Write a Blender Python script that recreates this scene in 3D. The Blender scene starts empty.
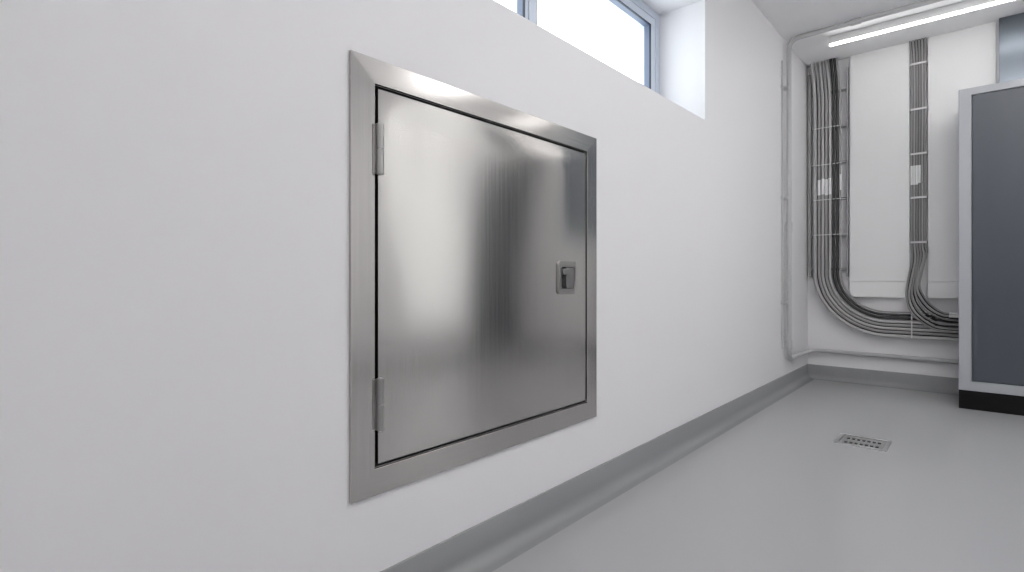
import bpy, bmesh, math, random
from mathutils import Vector, Matrix
random.seed(4)
S = bpy.context.scene
COL = S.collection

# ------------------------------------------------------------------ measures (metres)
F_PX, YAW, HOR, CAM_X, CAM_H = 530.94, math.radians(41.602), 278.3, 1.049, 0.79
CEIL = 2.4715
BACK = 4.7355          # inner face of the back wall
RIGHT = 3.0            # right wall, outside the frame
REAR = -1.7            # wall behind the camera


def at(u, v, y):
    """point on the plane Y=y that is seen at image position (u, v) -> (x, z)"""
    X = (u - 512) / F_PX
    dx, dy = -math.sin(YAW) + X * math.cos(YAW), math.cos(YAW) + X * math.sin(YAW)
    t = y / dy
    return CAM_X + dx * t, CAM_H + (HOR - v) / F_PX * t


# ------------------------------------------------------------------ materials
def new_mat(name):
    m = bpy.data.materials.new(name)
    m.use_nodes = True
    return m, m.node_tree, m.node_tree.nodes['Principled BSDF']


def paint(name, col, rough=.5, metallic=0., spec=.5, bump=0., bscale=200., mott=0., mscale=3., coat=0.):
    m, nt, b = new_mat(name)
    b.inputs['Base Color'].default_value = (*col, 1)
    b.inputs['Roughness'].default_value = rough
    b.inputs['Metallic'].default_value = metallic
    b.inputs['Specular IOR Level'].default_value = spec
    b.inputs['Coat Weight'].default_value = coat
    b.inputs['Coat Roughness'].default_value = .15
    tc = nt.nodes.new('ShaderNodeTexCoord')
    if bump:
        n = nt.nodes.new('ShaderNodeTexNoise')
        n.inputs['Scale'].default_value = bscale
        n.inputs['Detail'].default_value = 3
        bp = nt.nodes.new('ShaderNodeBump')
        bp.inputs['Strength'].default_value = bump
        bp.inputs['Distance'].default_value = .002
        nt.links.new(tc.outputs['Object'], n.inputs['Vector'])
        nt.links.new(n.outputs['Fac'], bp.inputs['Height'])
        nt.links.new(bp.outputs['Normal'], b.inputs['Normal'])
    if mott:
        n = nt.nodes.new('ShaderNodeTexNoise')
        n.inputs['Scale'].default_value = mscale
        n.inputs['Detail'].default_value = 4
        r = nt.nodes.new('ShaderNodeMapRange')
        r.inputs['To Min'].default_value = rough - mott
        r.inputs['To Max'].default_value = rough + mott
        nt.links.new(tc.outputs['Object'], n.inputs['Vector'])
        nt.links.new(n.outputs['Fac'], r.inputs['Value'])
        nt.links.new(r.outputs['Result'], b.inputs['Roughness'])
    return m


def steel(name, grain, vary=.04, fine=220., col=(.55, .53, .512), rough=.165, aniso=.6):
    """brushed stainless: fine streaks along the grain axis"""
    m, nt, b = new_mat(name)
    b.inputs['Metallic'].default_value = 1
    b.inputs['Anisotropic'].default_value = aniso
    tc = nt.nodes.new('ShaderNodeTexCoord')
    mp = nt.nodes.new('ShaderNodeMapping')
    sc = [fine] * 3
    sc['xyz'.index(grain)] = 2.2
    mp.inputs['Scale'].default_value = sc
    n = nt.nodes.new('ShaderNodeTexNoise')
    n.inputs['Scale'].default_value = 1
    n.inputs['Detail'].default_value = 5
    n.inputs['Roughness'].default_value = .65
    nt.links.new(tc.outputs['Object'], mp.inputs['Vector'])
    nt.links.new(mp.outputs['Vector'], n.inputs['Vector'])
    r = nt.nodes.new('ShaderNodeMapRange')
    r.inputs['From Min'].default_value = .3
    r.inputs['From Max'].default_value = .7
    r.inputs['To Min'].default_value = rough - .025
    r.inputs['To Max'].default_value = rough + .025
    nt.links.new(n.outputs['Fac'], r.inputs['Value'])
    nt.links.new(r.outputs['Result'], b.inputs['Roughness'])
    cr = nt.nodes.new('ShaderNodeMix')
    cr.data_type = 'RGBA'
    cr.inputs['A'].default_value = (*[c * (1 - vary) for c in col], 1)
    cr.inputs['B'].default_value = (*[min(1, c * (1 + vary)) for c in col], 1)
    nt.links.new(n.outputs['Fac'], cr.inputs['Factor'])
    nt.links.new(cr.outputs['Result'], b.inputs['Base Color'])
    tg = nt.nodes.new('ShaderNodeCombineXYZ')
    tv = [0, 0, 0]
    tv['xyz'.index(grain)] = 1
    for i in range(3):
        tg.inputs[i].default_value = tv[i]
    nt.links.new(tg.outputs[0], b.inputs['Tangent'])
    return m


def emit(name, col, strength):
    m = bpy.data.materials.new(name)
    m.use_nodes = True
    nt = m.node_tree
    nt.nodes.clear()
    e = nt.nodes.new('ShaderNodeEmission')
    e.inputs['Color'].default_value = (*col, 1)
    e.inputs['Strength'].default_value = strength
    o = nt.nodes.new('ShaderNodeOutputMaterial')
    nt.links.new(e.outputs[0], o.inputs['Surface'])
    return m


def window_glass(name):
    m = bpy.data.materials.new(name)
    m.use_nodes = True
    nt = m.node_tree
    nt.nodes.clear()
    tr = nt.nodes.new('ShaderNodeBsdfTransparent')
    tr.inputs['Color'].default_value = (.95, .97, .98, 1)
    gl = nt.nodes.new('ShaderNodeBsdfGlossy')
    gl.inputs['Roughness'].default_value = .02
    lw = nt.nodes.new('ShaderNodeLayerWeight')
    lw.inputs['Blend'].default_value = .5
    pw = nt.nodes.new('ShaderNodeMath')
    pw.operation = 'POWER'
    pw.inputs[1].default_value = 4
    nt.links.new(lw.outputs['Facing'], pw.inputs[0])
    fr = nt.nodes.new('ShaderNodeMath')
    fr.operation = 'MULTIPLY_ADD'
    fr.inputs[1].default_value = .6
    fr.inputs[2].default_value = .03
    nt.links.new(pw.outputs[0], fr.inputs[0])
    mx = nt.nodes.new('ShaderNodeMixShader')
    o = nt.nodes.new('ShaderNodeOutputMaterial')
    nt.links.new(fr.outputs[0], mx.inputs[0])
    nt.links.new(tr.outputs[0], mx.inputs[1])
    nt.links.new(gl.outputs[0], mx.inputs[2])
    nt.links.new(mx.outputs[0], o.inputs['Surface'])
    return m


def cloth(name, col):
    m = bpy.data.materials.new(name)
    m.use_nodes = True
    nt = m.node_tree
    nt.nodes.clear()
    t, d, mx, o = [nt.nodes.new(k) for k in ('ShaderNodeBsdfTranslucent', 'ShaderNodeBsdfDiffuse', 'ShaderNodeMixShader', 'ShaderNodeOutputMaterial')]
    t.inputs['Color'].default_value = d.inputs['Color'].default_value = (*col, 1)
    nt.links.new(t.outputs[0], mx.inputs[1])
    nt.links.new(d.outputs[0], mx.inputs[2])
    nt.links.new(mx.outputs[0], o.inputs['Surface'])
    return m


LAMP = 11.5
FILL = 12.6  # strength of the added fill lights outside the frame
M = dict(
    wall=paint('white wall paint', (.805, .797, .808), .55, bump=.015, bscale=260, spec=.3),
    ceil=paint('white ceiling paint', (.91, .91, .92), .7, spec=.2, bump=.05, bscale=120),
    trim=paint('white lacquered panel', (.80, .80, .80), .4, spec=.4),
    floor=paint('grey epoxy floor', (.375, .375, .385), .25, spec=.5),
    cove=paint('grey epoxy cove', (.27, .273, .282), .2, spec=.5, bump=.03, bscale=25),
    steel_v=steel('brushed steel upright grain', 'z', .13, 150.),
    steel_h=steel('brushed steel level grain', 'y', .08, 150.),
    door=steel('brushed steel door sheet', 'z', .03, rough=.165, aniso=.6),
    latch=paint('satin cast steel', (.43, .42, .41), .34, 1.),
    dark=paint('dark recess', (.012, .012, .012), .7),
    alu=paint('blue grey coated aluminium', (.56, .61, .69), .4, .1),
    sash=paint('blue grey sash', (.12, .15, .21), .5, .0),
    gasket=paint('black rubber gasket', (.012, .02, .035), .6),
    blind=cloth('added roller blind', (.90, .885, .865)),
    glass=window_glass('window glass'),
    conduit=paint('painted grey conduit', (.48, .48, .49), .4),
    galv=paint('galvanised steel', (.55, .55, .56), .38, .85),
    grate=paint('worn drain steel', (.36, .36, .365), .42, .6),
    tray=paint('grey steel tray', (.36, .36, .37), .45, .5),
    clamp=paint('light metal clamp', (.66, .66, .67), .4, .2),
    cable=paint('grey cable sheath', (.34, .335, .335), .38),
    cable_l=paint('light grey cable sheath', (.45, .445, .445), .38),
    cable_m=paint('mid grey cable sheath', (.36, .355, .355), .42),
    cable_d=paint('dark grey cable sheath', (.26, .255, .255), .42),
    cable_b=paint('black cable sheath', (.028, .027, .028), .42),
    marker=paint('white marker sleeve', (.82, .82, .82), .4),
    cab=paint('light grey cabinet coating', (.37, .38, .405), .38),
    cabdoor=paint('slate blue cabinet coating', (.058, .067, .083), .42),
    plinth=paint('black plinth', (.004, .004, .0045), .7, spec=.2),
    duct=paint('blue grey sheet metal', (.16, .18, .205), .3, 1.),
    tube=emit('lit diffuser', (1., .985, .97), LAMP),
    panel=emit('added fill diffuser', (1., .985, .97), FILL),
    panel_dim=emit('added fill diffuser, dimmed', (1., .985, .97), FILL * .35),
    house=paint('white lamp housing', (.8, .8, .8), .4),
)


# ------------------------------------------------------------------ object helpers
def tag(o, label=None, cat=None, group=None, kind=None):
    for k, v in (('label', label), ('category', cat), ('group', group), ('kind', kind)):
        if v:
            o[k] = v
    return o


def thing(name, loc, label, cat, group=None, kind=None):
    o = bpy.data.objects.new(name, None)
    o.empty_display_size = .1
    o.location = loc
    COL.objects.link(o)
    return tag(o, label, cat, group, kind)


def wloc(o):
    v = Vector(o.location)
    while o.parent:
        o = o.parent
        v += Vector(o.location)
    return v


def obj(name, bm, mats, parent=None, smooth=False, bevel=0., recalc=True):
    """bmesh in world coordinates -> ONE mesh object with its origin at its base"""
    if recalc:
        bmesh.ops.recalc_face_normals(bm, faces=bm.faces)
    vs = [v.co for v in bm.verts]
    lo = Vector([min(v[i] for v in vs) for i in range(3)])
    hi = Vector([max(v[i] for v in vs) for i in range(3)])
    c = Vector(((lo.x + hi.x) / 2, (lo.y + hi.y) / 2, lo.z))
    for v in bm.verts:
        v.co -= c
    me = bpy.data.meshes.new(name)
    bm.to_mesh(me)
    bm.free()
    for m in (mats if isinstance(mats, (list, tuple)) else [mats]):
        me.materials.append(m)
    o = bpy.data.objects.new(name, me)
    COL.objects.link(o)
    o.location = c
    if parent:
        o.parent = parent
        o.location = c - wloc(parent)
    if smooth:
        for p in me.polygons:
            p.use_smooth = True
        try:
            me.set_sharp_from_angle(angle=math.radians(40))
        except Exception:
            pass
    if bevel:
        b = o.modifiers.new('bevel', 'BEVEL')
        b.width = bevel
        b.segments = 2
        b.limit_method = 'ANGLE'
    return o


def box(bm, x0, x1, y0, y1, z0, z1, mi=0):
    v = [bm.verts.new((x, y, z)) for x in (x0, x1) for y in (y0, y1) for z in (z0, z1)]
    for f in ((0, 1, 3, 2), (4, 6, 7, 5), (0, 4, 5, 1), (2, 3, 7, 6), (0, 2, 6, 4), (1, 5, 7, 3)):
        bm.faces.new([v[i] for i in f]).material_index = mi
    return bm


def bx(*a):
    return box(bmesh.new(), *a)


def prism(bm, pts, place, a, b, mi=0):
    """outline pts in 2-D, extruded from a to b; place(p, q, w) -> xyz"""
    A = [bm.verts.new(place(p, q, a)) for p, q in pts]
    B = [bm.verts.new(place(p, q, b)) for p, q in pts]
    n = len(pts)
    bm.faces.new(A).material_index = mi
    bm.faces.new(B[::-1]).material_index = mi
    for i in range(n):
        bm.faces.new((A[i], B[i], B[(i + 1) % n], A[(i + 1) % n])).material_index = mi
    return bm


def slab(bm, us, vs, holes, place, w0, w1):
    """plate with rectangular holes; grid lines us, vs; holes = set of cell indices"""
    nu, nv = len(us) - 1, len(vs) - 1
    P = {}

    def pt(i, j, w):
        k = (i, j, w)
        if k not in P:
            P[k] = bm.verts.new(place(us[i], vs[j], w1 if w else w0))
        return P[k]

    def solid(i, j):
        return 0 <= i < nu and 0 <= j < nv and (i, j) not in holes
    for i in range(nu):
        for j in range(nv):
            if not solid(i, j):
                continue
            for w in (0, 1):
                bm.faces.new([pt(i, j, w), pt(i + 1, j, w), pt(i + 1, j + 1, w), pt(i, j + 1, w)])
            for di, dj, e in ((-1, 0, ((i, j), (i, j + 1))), (1, 0, ((i + 1, j), (i + 1, j + 1))),
                              (0, -1, ((i, j), (i + 1, j))), (0, 1, ((i, j + 1), (i + 1, j + 1)))):
                if not solid(i + di, j + dj):
                    (a, b), (c, d) = e
                    bm.faces.new([pt(a, b, 0), pt(c, d, 0), pt(c, d, 1), pt(a, b, 1)])
    return bm


def ring(bm, outer, inner, place, a, b, mi=0):
    """frame between two outlines with the same number of points, extruded from a to b"""
    n = len(outer)
    V = [[bm.verts.new(place(p, q, w)) for p, q in o] for o in (outer, inner) for w in (a, b)]
    for i in range(n):
        j = (i + 1) % n
        for s, t in ((0, 1), (1, 3), (3, 2), (2, 0)):
            bm.faces.new((V[s][i], V[s][j], V[t][j], V[t][i])).material_index = mi
    return bm


def rrect(p0, p1, q0, q1, r, n=5):
    pts = []
    for cx, cy, a0 in ((p1 - r, q1 - r, 0), (p0 + r, q1 - r, 90), (p0 + r, q0 + r, 180), (p1 - r, q0 + r, 270)):
        for k in range(n + 1):
            a = math.radians(a0 + 90 * k / n)
            pts.append((cx + r * math.cos(a), cy + r * math.sin(a)))
    return pts


def tube(bm, pts, r, seg=10, mi=0, caps=True):
    pts = [Vector(p) for p in pts]
    n = len(pts)
    T = [(pts[min(i + 1, n - 1)] - pts[max(i - 1, 0)]).normalized() for i in range(n)]
    up = Vector((0, 1, 0)) if abs(T[0].y) < .9 else Vector((0, 0, 1))
    N = (up - T[0] * up.dot(T[0])).normalized()
    rings = []
    for i in range(n):
        N = (N - T[i] * N.dot(T[i])).normalized()
        B = T[i].cross(N)
        rings.append([bm.verts.new(pts[i] + (N * math.cos(2 * math.pi * k / seg) + B * math.sin(2 * math.pi * k / seg)) * r)
                      for k in range(seg)])
    for a, b in zip(rings, rings[1:]):
        for k in range(seg):
            bm.faces.new((a[k], a[(k + 1) % seg], b[(k + 1) % seg], b[k])).material_index = mi
    if caps:
        bm.faces.new(rings[0][::-1]).material_index = mi
        bm.faces.new(rings[-1]).material_index = mi
    return bm


def smooth_path(pts, per=7):
    pts = [Vector(p) for p in pts]
    P = [pts[0] * 2 - pts[1]] + pts + [pts[-1] * 2 - pts[-2]]
    out = []
    for i in range(1, len(P) - 2):
        a, b, c, d = P[i - 1:i + 3]
        for k in range(per):
            t = k / per
            out.append(.5 * ((2 * b) + (c - a) * t + (2 * a - 5 * b + 4 * c - d) * t * t + (3 * b - a - 3 * c + d) * t ** 3))
    out.append(pts[-1])
    return out


def fillet_path(pts, r, n=8):
    """polyline with rounded corners"""
    pts = [Vector(p) for p in pts]
    out = [pts[0]]
    for a, b, c in zip(pts, pts[1:], pts[2:]):
        u, v = (a - b).normalized(), (c - b).normalized()
        p, q = b + u * r, b + v * r
        for k in range(n + 1):
            t = k / n
            out.append(p * (1 - t) ** 2 + b * 2 * t * (1 - t) + q * t * t)
    out.append(pts[-1])
    return out


# ------------------------------------------------------------------ the setting
PX = lambda u, v, w: (w, u, v)      # plate standing on a plane x = const (u = y, v = z)
PY = lambda u, v, w: (u, w, v)      # plate standing on a plane y = const (u = x, v = z)
PZ = lambda u, v, w: (u, v, w)

PY0, PY1, PZ0, PZ1 = .6385, 1.632, .292, 1.2935       # outer edge of the access panel's frame
RW, RT = .062, .058                                                # its width
WY0, WY1, WZ0, WZ1 = .45, 2.647, 1.587, 2.197            # window opening

bm = slab(bmesh.new(), [REAR - .3, WY0, PY0 + RW, PY1 - RW, WY1, BACK + .3], [-.1, PZ0 + RW, PZ1 - RT, WZ0, WZ1, CEIL + .1],
          {(2, 1), (1, 3), (2, 3), (3, 3)}, PX, -.36, 0)
tag(obj('wall_left', bm, M['wall']), kind='structure')
tag(obj('wall_back', bx(0, RIGHT, BACK, BACK + .2, -.1, CEIL + .1), M['wall']), kind='structure')
VY0, VY1, VZ0, VZ1 = 2.92, 3.9, .30, 2.38               # added window in the right wall, unseen
bm = slab(bmesh.new(), [REAR - .3, VY0, VY1, BACK + .3], [-.1, VZ0, VZ1, CEIL + .1], {(1, 1)}, PX, RIGHT, RIGHT + .25)
tag(obj('wall_right', bm, M['wall']), kind='structure')
tag(obj('wall_rear', bx(0, RIGHT, REAR - .2, REAR, -.1, CEIL + .1), M['wall']), kind='structure')
DX0, DX1, DY0, DY1 = .507, .719, 2.938, 3.135            # floor drain
bm = slab(bmesh.new(), [0, DX0 + .012, DX1 - .012, RIGHT], [REAR, DY0 + .012, DY1 - .012, BACK], {(1, 1)}, PZ, -.1, 0)
tag(obj('floor', bm, M['floor']), kind='structure')
tag(obj('ceiling', bx(0, RIGHT, REAR, BACK, CEIL, CEIL + .1), M['ceil']), kind='structure')


def cove():
    p = [(0, 0), (0, .108), (.005, .108), (.007, .104), (.007, .04)]
    for k in range(1, 10):
        a = math.radians(180 + 90 * k / 9)
        p.append((.041 + .034 * math.cos(a), .0355 + .034 * math.sin(a)))
    return p + [(.052, .0008), (.06, .0)]


tag(obj('baseboard_left', prism(bmesh.new(), cove(), lambda p, q, w: (p, w, q), REAR, BACK), M['cove'], smooth=True), kind='structure')
tag(obj('baseboard_back', prism(bmesh.new(), cove(), lambda p, q, w: (w, BACK - p, q), 0, RIGHT), M['cove'], smooth=True), kind='structure')
tag(obj('baseboard_right', prism(bmesh.new(), cove(), lambda p, q, w: (RIGHT - p, w, q), REAR, BACK), M['cove'], smooth=True), kind='structure')

# raised white wall panels on the back wall, each ending in a lower band
PF = BACK - .032
for n, (x0, x1) in enumerate((((.292), (.640)), ((.758), (1.112)), ((1.115), (RIGHT)))):
    t = thing('trim_%d' % (n + 1), ((x0 + x1) / 2, BACK, .652), None, None, kind='structure')
    obj('wall_panel', bx(x0, x1 + (.017 if n == 0 else 0), PF, BACK, .768, CEIL), M['trim'], t, bevel=.002)
    obj('lower_band', bx(x0, x1, PF - .018, BACK, .652, .766), M['trim'], t, bevel=.003)

# window high in the left wall
XG = -.244
w = thing('window_1', (XG, (WY0 + WY1) / 2, WZ0), None, None, kind='structure')
R4 = lambda a, b, c, d: [(a, c), (b, c), (b, d), (a, d)]
fw = .046
MY0, MY1 = 1.536, 1.608
bm = ring(bmesh.new(), R4(WY0, WY1, WZ0, WZ1), R4(WY0 + fw, WY1 - fw, WZ0 + fw, WZ1 - .040), PX, XG - .09, XG)
obj('window_frame', bm, M['alu'], w, bevel=.003)
obj('mullion', bx(XG - .09, XG, MY0 + .018, MY1 - .018, WZ0 + fw, WZ1 - .040), M['alu'], w, bevel=.003)
for y0, y1, i0, i1 in ((WY0 + fw, MY0 + .018, WY0 + .09, MY0), (MY1 - .018, WY1 - fw, MY1, WY1 - .091)):
    o_ = R4(y0 + .001, y1 - .001, WZ0 + fw + .001, WZ1 - .041)
    z0, z1 = WZ0 + .09, 2.117
    s = obj('sash', ring(bmesh.new(), o_, R4(i0, i1, z0, z1), PX, XG - .075, XG - .004), M['alu'], w, bevel=.002)
    obj('gasket', ring(bmesh.new(), R4(i0, i1, z0, z1), R4(i0 + .0035, i1 - .0035, z0 + .0035, z1 - .0035), PX, XG - .014, XG - .005), M['gasket'], s)
    obj('glazing_bead', ring(bmesh.new(), R4(i0, i1, z0, z1), R4(i0 + .0015, i1 - .0015, z0 + .0015, z1 - .0015), PX, XG - .044, XG - .0145), M['sash'], s)
    obj('pane', bx(XG - .050, XG - .044, i0 - .01, i1 + .01, z0 - .01, z1 + .01), M['glass'], s)

w2 = thing('added_window_2', (RIGHT + .15, (VY0 + VY1) / 2, VZ0), None, None, kind='structure')  # added window, unseen; lights the room and the steel's reflection
obj('window_frame', ring(bmesh.new(), R4(VY0, VY1, VZ0, VZ1), R4(VY0 + .06, VY1 - .06, VZ0 + .06, VZ1 - .06), PX, RIGHT + .14, RIGHT + .2), M['alu'], w2, bevel=.003)
obj('pane', bx(RIGHT + .168, RIGHT + .174, VY0 + .055, VY1 - .055, VZ0 + .055, VZ1 - .055), M['glass'], w2)

obj('blind', bx(RIGHT + .02, RIGHT + .023, VY0 + .005, VY1 - .005, VZ0 + .005, VZ1 - .002), M['blind'], w2)  # added blind, softens the bright zone mirrored in the steel

# added dark door, unseen; gives the access panel a dark band to mirror
d = thing('added_door_1', (RIGHT, 4.2, 0), None, None, kind='structure')
obj('door_leaf', bx(RIGHT - .03, RIGHT, 4.0, 4.64, .002, 2.10), M['cabdoor'], d, bevel=.003)
obj('door_frame', ring(bmesh.new(), R4(3.95, 4.68, 0, 2.15), R4(4.0, 4.64, .0005, 2.10), PX, RIGHT - .04, RIGHT), M['cabdoor'], d, bevel=.002)

# ------------------------------------------------------------------ access panel
ap = thing('access_panel', (0, (PY0 + PY1) / 2, PZ0), 'large square brushed stainless steel access panel with hinged door set in the white wall', 'access panel')
a0, a1, b0, b1 = PY0, PY1, PZ0, PZ1
c0, c1, d0, d1 = a0 + RW, a1 - RW, b0 + RW, b1 - RT
bm = ring(bmesh.new(), R4(a0, a1, b0, b1), R4(c0, c1, d0, d1), PX, 0, .008)
bm.normal_update()
for f in bm.faces:                       # level grain on the rails, upright grain on the stiles
    q = f.calc_center_median()
    f.material_index = 1 if (q.z < d0 or q.z > d1) else 0
obj('frame', bm, [M['steel_v'], M['steel_h']], ap, bevel=.0012)
bm = bmesh.new()
slab(bm, [c0, c0 + .001, c1 - .001, c1], [d0, d0 + .001, d1 - .001, d1], {(1, 1)}, PX, -.1, -.001)
box(bm, -.104, -.1, c0, c1, d0, d1)
obj('inner_box', bm, M['dark'], ap)

# door sheet: very slightly sprung, so that its reflections bend
G = .0092
e0, e1, h0, h1 = c0 + G, c1 - G, d0 + G, d1 - G


def warp(s, t):
    """s along the door from hinge to latch, t from bottom to top, both 0..1"""
    edge = min(1, s / .12, (1 - s) / .16) * min(1, t / .08, (1 - t) / .08)
    edge = max(0, edge)
    edge = edge * edge * (3 - 2 * edge)
    g = max(0, (t - .35) / .65) ** 2
    h = math.sin(math.pi * max(-.5, min(.5, (s - .55) / .6)))
    return edge * (BULGE * math.sin(math.pi * (1.9 * s + .15)) + .0055 * g * h)


BULGE = .0006
NX, NZ = 72, 60
bm = bmesh.new()
gr = [[bm.verts.new((.0065 + warp(i / NX, j / NZ), e0 + (e1 - e0) * i / NX, h0 + (h1 - h0) * j / NZ)) for j in range(NZ + 1)] for i in range(NX + 1)]
for i in range(NX):
    for j in range(NZ):
        bm.faces.new((gr[i][j], gr[i + 1][j], gr[i + 1][j + 1], gr[i][j + 1]))
edge = [gr[i][0] for i in range(NX)] + [gr[NX][j] for j in range(NZ)] + [gr[i][NZ] for i in range(NX, 0, -1)] + [gr[0][j] for j in range(NZ, 0, -1)]
back = [bm.verts.new((-.014, v.co.y, v.co.z)) for v in edge]
for k in range(len(edge)):
    q = (k + 1) % len(edge)
    bm.faces.new((edge[k], back[k], back[q], edge[q]))
bm.faces.new(back)
door = obj('door', bm, M['door'], ap, smooth=True)

# latch: raised bezel, dark cup and paddle
LY0, LY1, LZ0, LZ1 = 1.398, 1.498, .737, .848
lx = .0065
place = PX
bm = ring(bmesh.new(), rrect(LY0, LY1, LZ0, LZ1, .014), rrect(LY0 + .004, LY1 - .004, LZ0 + .004, LZ1 - .004, .011), PX, lx - .002, lx + .0065)
ring(bm, rrect(LY0 + .004, LY1 - .004, LZ0 + .004, LZ1 - .004, .011), rrect(LY0 + .010, LY1 - .007, LZ0 + .016, LZ1 - .018, .011), PX, lx - .002, lx + .0045)
ring(bm, rrect(LY0 + .010, LY1 - .007, LZ0 + .016, LZ1 - .018, .011), rrect(LY0 + .0122, LY1 - .0095, LZ0 + .0185, LZ1 - .0205, .009), PX, lx - .002, lx + .007)
obj('latch_bezel', bm, M['latch'], door, smooth=True, bevel=.0008)
obj('latch_cup', prism(bmesh.new(), rrect(LY0 + .009, LY1 - .006, LZ0 + .015, LZ1 - .017, .011), PX, lx - .003, lx + .0015), M['dark'], door)
bm = bmesh.new()
pad = rrect(LY0 + .040, LY1 - .012, LZ0 + .0205, LZ1 - .0225, .008)
prism(bm, pad, lambda p, q, w_: (w_ + (.003 * (1 - (p - LY0 - .040) / .05) if w_ > lx + .003 else 0), p, q), lx, lx + .0055)
obj('latch_paddle', bm, M['latch'], door, smooth=True, bevel=.0015)
bm = tube(bmesh.new(), [(lx, LY0 + .027, LZ1 - .036), (lx + .011, LY0 + .027, LZ1 - .036)], .010, 20)
box(bm, lx + .002, lx + .011, LY0 + .027, LY0 + .052, LZ1 - .045, LZ1 - .028)
obj('latch_lug', bm, M['latch'], door, smooth=True, bevel=.001)

# hinges on the left edge
for z0, z1 in ((1.028, 1.144), (.442, .5605)):
    yc, zm = c0 + .0085, (z0 + z1) / 2
    h = thing('hinge', (.012, yc, z0), None, None)
    h.parent = ap
    h.location = Vector((.012, yc, z0)) - Vector(ap.location)
    for p, q in ((z0, zm - .0007), (zm + .0007, z1)):
        bm = tube(bmesh.new(), [(.0155, yc, p), (.0155, yc, q)], .0085, 20)
        obj('knuckle', bm, M['latch'], h, smooth=True, bevel=.0008)
    obj('leaf', bx(.0075, .0105, yc - .015, yc, z0 + .001, z1 - .001), M['latch'], h, bevel=.0006)
    obj('pin', tube(bmesh.new(), [(.0155, yc, z0 - .0015), (.0155, yc, z1 + .0015)], .005, 14), M['galv'], h, smooth=True)

# ------------------------------------------------------------------ floor drain
dr = thing('floor_drain', ((DX0 + DX1) / 2, (DY0 + DY1) / 2, 0), 'small square slotted stainless steel drain grate set in the grey floor', 'floor drain')
bm = ring(bmesh.new(), R4(DX0, DX1, DY0, DY1), R4(DX0 + .017, DX1 - .017, DY0 + .017, DY1 - .017), PZ, -.006, .003)
obj('frame', bm, M['galv'], dr, bevel=.001)
us, vs, holes = [DX0 + .0171], [DY0 + .0171, DY0 + .042, DY0 + .072, DY0 + .118, DY0 + .148, DY1 - .0171], set()
n = 7
for k in range(n):
    x = DX0 + .036 + k * (DX1 - DX0 - .072 - .014) / (n - 1)
    us += [x, x + .014]
    holes |= {(1 + 2 * k, 1), (1 + 2 * k, 3)}
us.append(DX1 - .0171)
obj('grate', slab(bmesh.new(), us, vs, holes, PZ, -.006, -.001), M['grate'], dr)
bm = slab(bmesh.new(), [DX0 + .012, DX0 + .014, DX1 - .014, DX1 - .012], [DY0 + .012, DY0 + .014, DY1 - .014, DY1 - .012], {(1, 1)}, PZ, -.09, -.001)
box(bm, DX0 + .012, DX1 - .012, DY0 + .012, DY1 - .012, -.095, -.09)
obj('sump', bm, M['dark'], dr)

# ------------------------------------------------------------------ cabinets
CX0, CY, CYB = .936, 4.224, 4.64


def cabinet(x0, x1, label, group=None):
    t = thing('switch_cabinet', ((x0 + x1) / 2, (CY + CYB) / 2, 0), label, 'cabinet', group)
    top, bot = 1.937, .113
    obj('body', bx(x0, x1, CY + .022, CYB, bot, top), M['cab'], t, bevel=.004)
    for p, q, hx in ((x0, x1, x1 - .095),):
        dd = obj('door', ring(bmesh.new(), R4(p, q, bot, top), R4(p + .059, q - .059, bot + .055, top - .043), PY, CY, CY + .022), M['cab'], t, bevel=.003)
        obj('door_sheet', bx(p + .062, q - .062, CY + .006, CY + .0225, bot + .058, top - .046), M['cabdoor'], dd, bevel=.002)
        obj('handle', bx(hx, hx + .02, CY - .012, CY + .007, .98, 1.12), M['plinth'], dd, bevel=.004)
    obj('plinth', bx(x0 + .001, x1 - .001, CY + .002, CYB - .01, 0, bot), M['plinth'], t, bevel=.002)
    return t


cabinet(CX0, 1.63, 'tall light grey switch cabinet with slate blue front and black plinth')

# blue grey sheet metal casing against the back wall, rising behind the cabinet to the ceiling
obj('metal_casing', bx(1.124, 2.36, 4.653, PF - .0005, 1.2, CEIL - .001), M['duct'], None, bevel=.003)
tag(bpy.data.objects['metal_casing'], 'blue grey sheet metal casing rising to the ceiling behind the cabinet', 'metal casing')

# ------------------------------------------------------------------ ceiling lights
def lamp(x0, x1, y, label):
    t = thing('ceiling_light', ((x0 + x1) / 2, y, CEIL - .07), label, 'ceiling light', None)
    obj('housing', bx(x0, x1, y - .0135, y + .0135, CEIL - .0505, CEIL), M['house'], t, bevel=.002)
    obj('diffuser', prism(bmesh.new(), rrect(y - .011, y + .011, CEIL - .064, CEIL - .051, .005), lambda p, q, w_: (w_, p, q), x0 + .004, x1 - .004), M['tube'], t)
    for x in (x0, x1 - .006):
        obj('end_cap', bx(x - .0005, x + .0065, y - .0118, y + .0118, CEIL - .0645, CEIL - .049), M['house'], t, bevel=.001)
    return t


lamp(.242, 2.8, 4.24, 'long thin lit tube light on the ceiling above the cabinet')
# added tube lights on cords, outside the frame, to fill the room
for y in (2.8, 1.1, -1.25):
    z = CEIL - .13
    t = thing('added_light', (1.6, y, z - .03), 'added tube light on cords, out of the frame, filling the room with light', 'added fill light', 'added fill lights out of the frame')
    obj('diffuser', prism(bmesh.new(), rrect(y - .09, y + .09, z - .03, z + .03, .028), lambda p, q, w_: (w_, p, q), 1.0, 2.2), M['panel' if y > 0 else 'panel_dim'], t)
    for x in (.98, 2.2):
        obj('end_cap', bx(x, x + .02, y - .092, y + .092, z - .032, z + .032), M['house'], t, bevel=.002)
        obj('cord', tube(bmesh.new(), [(x + .01, y, z + .03), (x + .01, y, CEIL)], .003, 8), M['house'], t)

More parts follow.
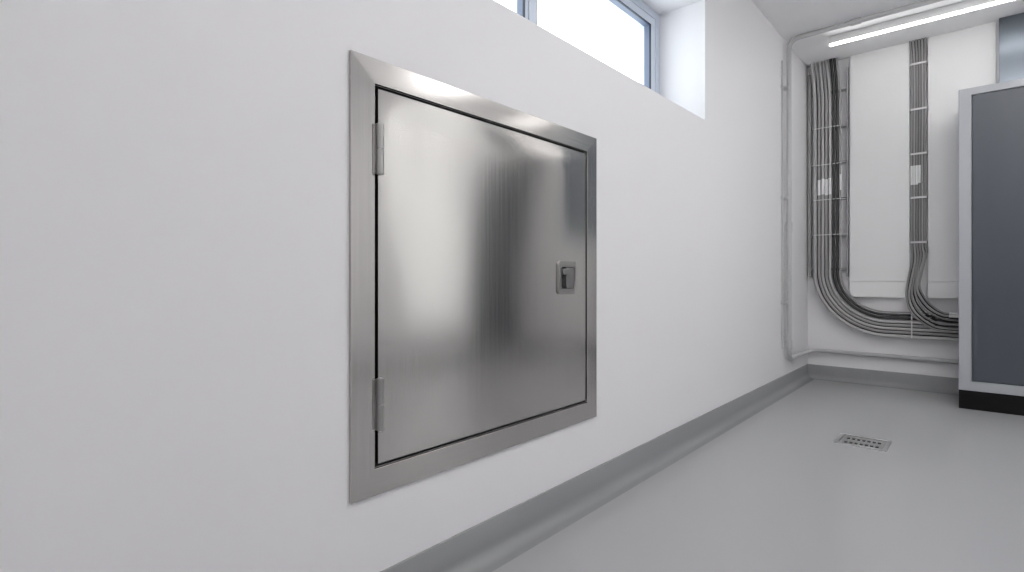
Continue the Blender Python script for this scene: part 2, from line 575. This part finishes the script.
# ------------------------------------------------------------------ conduits
CD = 4.055
zc_ = CEIL - .0175
path = fillet_path([(2.4, CD, zc_), (.034, CD, zc_), (.034, CD, .225), (.034, BACK - .03, .225), (CX0 + .3, BACK - .03, .222)], .075)
cd = thing('conduit', (.034, CD, .2), 'grey painted conduit running from the ceiling down the left wall and along the back wall', 'conduit')
obj('pipe', tube(bmesh.new(), path, .0155, 14), M['conduit'], cd, smooth=True)
for z in (1.15, .325):
    bm = tube(bmesh.new(), [(.034, CD, z - .032), (.034, CD, z + .032)], .0205, 16)
    obj('coupling', bm, M['conduit'], cd, smooth=True, bevel=.002)
for x in (.43,):
    bm = tube(bmesh.new(), [(x - .03, CD, zc_), (x + .03, CD, zc_)], .0205, 16)
    obj('coupling', bm, M['conduit'], cd, smooth=True, bevel=.002)
for z in (1.35, 2.12, .62):
    bm = bx(0, .006, CD - .075, CD + .028, z - .012, z + .012)
    box(bm, 0, .040, CD - .022, CD + .022, z - .010, z + .010)
    obj('saddle_clip', bm, M['galv'], cd, bevel=.002)
for z, name in ((1, 'thin'),):
    o = obj('cable', tube(bmesh.new(), [(.006, CD - .055, 2.30), (.006, CD - .055, .30)], .005, 8), M['conduit'], None, smooth=True)
    tag(o, 'thin straight grey cable on the left wall close beside the conduit', 'cable')

# ------------------------------------------------------------------ cable tray and the left cable bundle
tr = thing('cable_tray', (.15, BACK, .80), 'grey upright ladder tray behind the left cable bundle in the corner', 'cable tray')
for x0, x1 in ((.008, .034), (.271, .282)):
    bm = bx(x0, x1, BACK - .036, BACK - .002, .80, 2.40)
    obj('rail', bm, M['tray'], tr, bevel=.002)
for z in (2.23, 1.95, 1.68, 1.40, 1.117, .86):
    bm = tube(bmesh.new(), [(.012, BACK - .022, z), (.282, BACK - .022, z)], .0105, 12)
    obj('rung', bm, M['tray'], tr, smooth=True)

CC = (.53, .84)


def loom(x, y, r, mat, label, group=None, lean=.022, end=CX0 + .002, marker=None, dz=0.):
    R = CC[0] - x
    pts = [(x - lean, y, CEIL - .001)]
    for z, k in ((2.40, .75), (2.30, .35), (2.2, .08), (2.1, 0.)):
        pts.append((x - lean * k, y, z))
    w_ = random.uniform(-.0015, .0015)
    for z in (1.7, 1.3, 1.0):
        pts.append((x + w_, y + random.uniform(-.001, .001), z))
    for k in range(0, 13):
        a = math.radians(180 + 90 * k / 12)
        pts.append((CC[0] + R * math.cos(a), y, CC[1] + R * math.sin(a)))
    for q in (.62, .75, .86, end):
        pts.append((q, y, CC[1] - R + dz * (q - CC[0]) / .4))
    o = obj('cable', tube(bmesh.new(), smooth_path(pts, 4), r, 10), mat, None, smooth=True)
    tag(o, label, 'cable', group)
    if marker:
        obj('marker_sleeve', tube(bmesh.new(), [(x + w_, y, marker[0]), (x + w_, y, marker[1])], r + .0012, 12), M['marker'], o, smooth=True)
    return o


order = ['outermost', 'second', 'third', 'fourth', 'fifth', 'sixth']
YL = BACK - .066
greys = [.066, .0945, .119, .1435, .168]
for k, x in enumerate(greys):
    lab = ('outermost light grey cable of the left bundle, lowest in its bend' if k == 0 else
           '%s grey cable from the left in the corner bundle bending to the cabinet' % order[k])
    loom(x, YL + (.004 if k % 2 else 0), .0098 if k else .0122, M['cable_l'] if k in (0, 2, 4) else M['cable'], lab,
         marker=(1.43 + .004 * (k % 3), 1.56 - .007 * (k % 2)) if k else None)
loom(.1955, YL - .002, .0105, M['cable_b'], 'left one of two black cables in the corner bundle')
loom(.2175, YL + .001, .0098, M['cable_b'], 'right one of two black cables in the corner bundle, innermost in the bend')
loom(.2375, YL + .002, .0055, M['cable'], 'thin grey cable right of the black cables in the corner bundle', marker=(1.46, 1.58))
# added row of dark cables standing in for the shade between the grey ones
for k, x in enumerate((.081, .107, .131, .1555)):
    loom(x, YL + .024, .0085, M['cable_b'], 'added dark cable as shade behind the grey cables of the corner bundle', 'added dark cables as shade in the corner bundle', lean=.012)

# thin ties across the left bundle
for z, x1, lab in ((1.95, .235, 'uppermost thin metal tie across the left cable bundle'),
                   (1.665, .235, 'second thin metal tie from the top across the left cable bundle'),
                   (1.395, .24, 'thin metal tie across the left cable bundle just below the white sleeves'),
                   (1.125, .278, 'lowest and widest thin metal tie across the left cable bundle, reaching the tray rail')):
    bm = bmesh.new()
    yt = YL - .0135
    ring(bm, R4(.050, x1 + .010, yt - .0015, BACK - .020), R4(.052, x1 + .008, yt, BACK - .022), lambda p, q, w_: (p, q, w_), z - .0028, z + .0028)
    tag(obj('cable_tie', bm, M['clamp']), lab, 'cable tie')

# strap over the level part of the loom
bm = ring(bmesh.new(), R4(YL - .0155, YL + .036, .358, .556), R4(YL - .0135, YL + .034, .360, .554), lambda p, q, w_: (w_, p, q), .668, .676)
tag(obj('cable_tie', bm, M['clamp']), 'thin light strap around the level cables under the right bundle', 'cable tie')

# ------------------------------------------------------------------ right bundle
YR = BACK - .046
paths = []
xs = [.6695 + .0150 * k for k in range(6)]
lower = [
    [(912.0, 260), (908.0, 280), (906.3, 296), (909.4, 309), (917, 318.5), (931, 328), (945, 331), (957.5, 332)],
    [(915.2, 260), (911.0, 281), (909.0, 296), (912.3, 308), (919, 316), (932, 325.3), (945, 328.3), (957.5, 329)],
    [(918.0, 258), (913.7, 280), (911.8, 294), (915.2, 306), (922, 314.5), (934, 321.5), (945, 324.5), (957.5, 325)],
    [(920.8, 256), (916.6, 277), (914.8, 291), (919, 302), (927, 311), (938, 317.0), (947, 319.5), (957.5, 321)],
    [(923.8, 256), (918.8, 276), (917.2, 289), (921.5, 299), (929.5, 308), (940, 314.2), (948, 316), (957.5, 316.6)],
    [(926.6, 252), (921.8, 273), (919.6, 286), (924.5, 297), (932.5, 306), (942, 312.0), (949, 313.6), (957.5, 314.0)],
]
for k, x in enumerate(xs):
    pts = [(x - .010 + .002 * k, YR, CEIL - .001), (x, YR, 2.30), (x + .001, YR, 1.98), (x - .001, YR, 1.666), (x, YR, 1.358), (x, YR, 1.044)]
    for j, (u, v) in enumerate(lower[k]):
        y = YR - min(1, (j + 1) / 4) * (.064 if k < 4 else .057) + (.009 * (k % 2))
        px, pz = at(u, v, y)
        pts.append((px, y, pz))
    pts[-1] = (CX0 + .002, pts[-1][1], pts[-1][2])
    o = obj('cable', tube(bmesh.new(), smooth_path(pts, 6), .0063, 10), M['cable_m'] if k in (1, 4) else M['cable_d'], None, smooth=True)
    paths.append(pts)
    names = ['leftmost', 'second', 'third', 'fourth', 'fifth', 'rightmost']
    tag(o, '%s grey cable%s in the narrow right bundle' % (names[k], '' if k in (0, 5) else ' from the left'), 'cable')
    if k < 4:
        obj('marker_sleeve', tube(bmesh.new(), [(x - .001, YR, 1.45 + .01 * (k == 3)), (x - .0006, YR, 1.585)], .0072, 12), M['marker'], o, smooth=True)
    if k >= 4:
        e = pts[-1]
        g = obj('cable_gland', tube(bmesh.new(), [(e[0] - .062, e[1], e[2] + .001), (e[0], e[1], e[2])], .0082, 12), M['marker'], o, smooth=True)
        g['label'] = 'white gland'
for a_, b_ in zip(paths, paths[1:]):      # added dark cables behind, standing in for shade in the gaps
    mid = [Vector(((p[0] + q[0]) / 2, max(p[1], q[1]) + .0125, (p[2] + q[2]) / 2)) for p, q in zip(a_, b_)]
    mid[-1].x = CX0 + .002
    o = obj('cable', tube(bmesh.new(), smooth_path(mid, 6), .005, 8), M['cable_b'], None, smooth=True)
    tag(o, 'added dark cable as shade behind the grey cables of the narrow right bundle', 'cable', 'added dark cables as shade in the right bundle')
for z, lab in ((2.30, 'uppermost'), (1.98, 'second'), (1.666, 'third'), (1.358, 'fourth'), (1.044, 'lowest')):
    cl = thing('cable_clamp', (.707, YR, z), '%s light metal clamp bar%s across the narrow right cable bundle' % (lab, '' if lab in ('uppermost', 'lowest') else ' from the top'), 'cable clamp')
    obj('bar', bx(.658, .756, YR - .0115, YR - .0085, z - .007, z + .007), M['clamp'], cl, bevel=.001)
    for x in (.658, .753):
        obj('foot', bx(x, x + .003, YR - .0085, BACK, z - .007, z + .007), M['clamp'], cl)

# ------------------------------------------------------------------ daylight
W = bpy.data.worlds.new('World')
S.world = W
W.use_nodes = True
nt = W.node_tree
bg = nt.nodes['Background']
bg.inputs['Color'].default_value = (.93, .965, 1., 1)
bg.inputs['Strength'].default_value = 3.4
for nm, x, ry, a_, b_, c_, d_ in (('left_portal', XG - .12, -90, WY0, WY1, WZ0, WZ1), ('right_portal', RIGHT + .22, 90, VY0, VY1, VZ0, VZ1)):
    pl = bpy.data.lights.new(nm, 'AREA')
    pl.shape = 'RECTANGLE'
    pl.size, pl.size_y = d_ - c_, b_ - a_
    pl.cycles.is_portal = True
    po = bpy.data.objects.new(nm, pl)
    po.location = (x, (a_ + b_) / 2, (c_ + d_) / 2)
    po.rotation_euler = (0, math.radians(ry), 0)
    COL.objects.link(po)

# ------------------------------------------------------------------ camera and view
cam = bpy.data.cameras.new('camera')
cam.sensor_width = 36
cam.lens = F_PX / 1024 * 36
cam.shift_y = -(286 - HOR) / 1024
cam.clip_start = .02
co = bpy.data.objects.new('camera', cam)
co.location = (CAM_X, 0, CAM_H)
co.rotation_euler = (math.radians(90), 0, YAW)
COL.objects.link(co)
S.camera = co
vs_ = S.view_settings
S.display_settings.display_device = 'sRGB'
vs_.view_transform = 'Standard'
vs_.look = 'None'
vs_.exposure = 0.5
vs_.gamma = 1
vs_.use_curve_mapping = False
S.cycles.max_bounces = 10
S.cycles.diffuse_bounces = 6
S.cycles.use_denoising = True
S.cycles.sample_clamp_indirect = 6
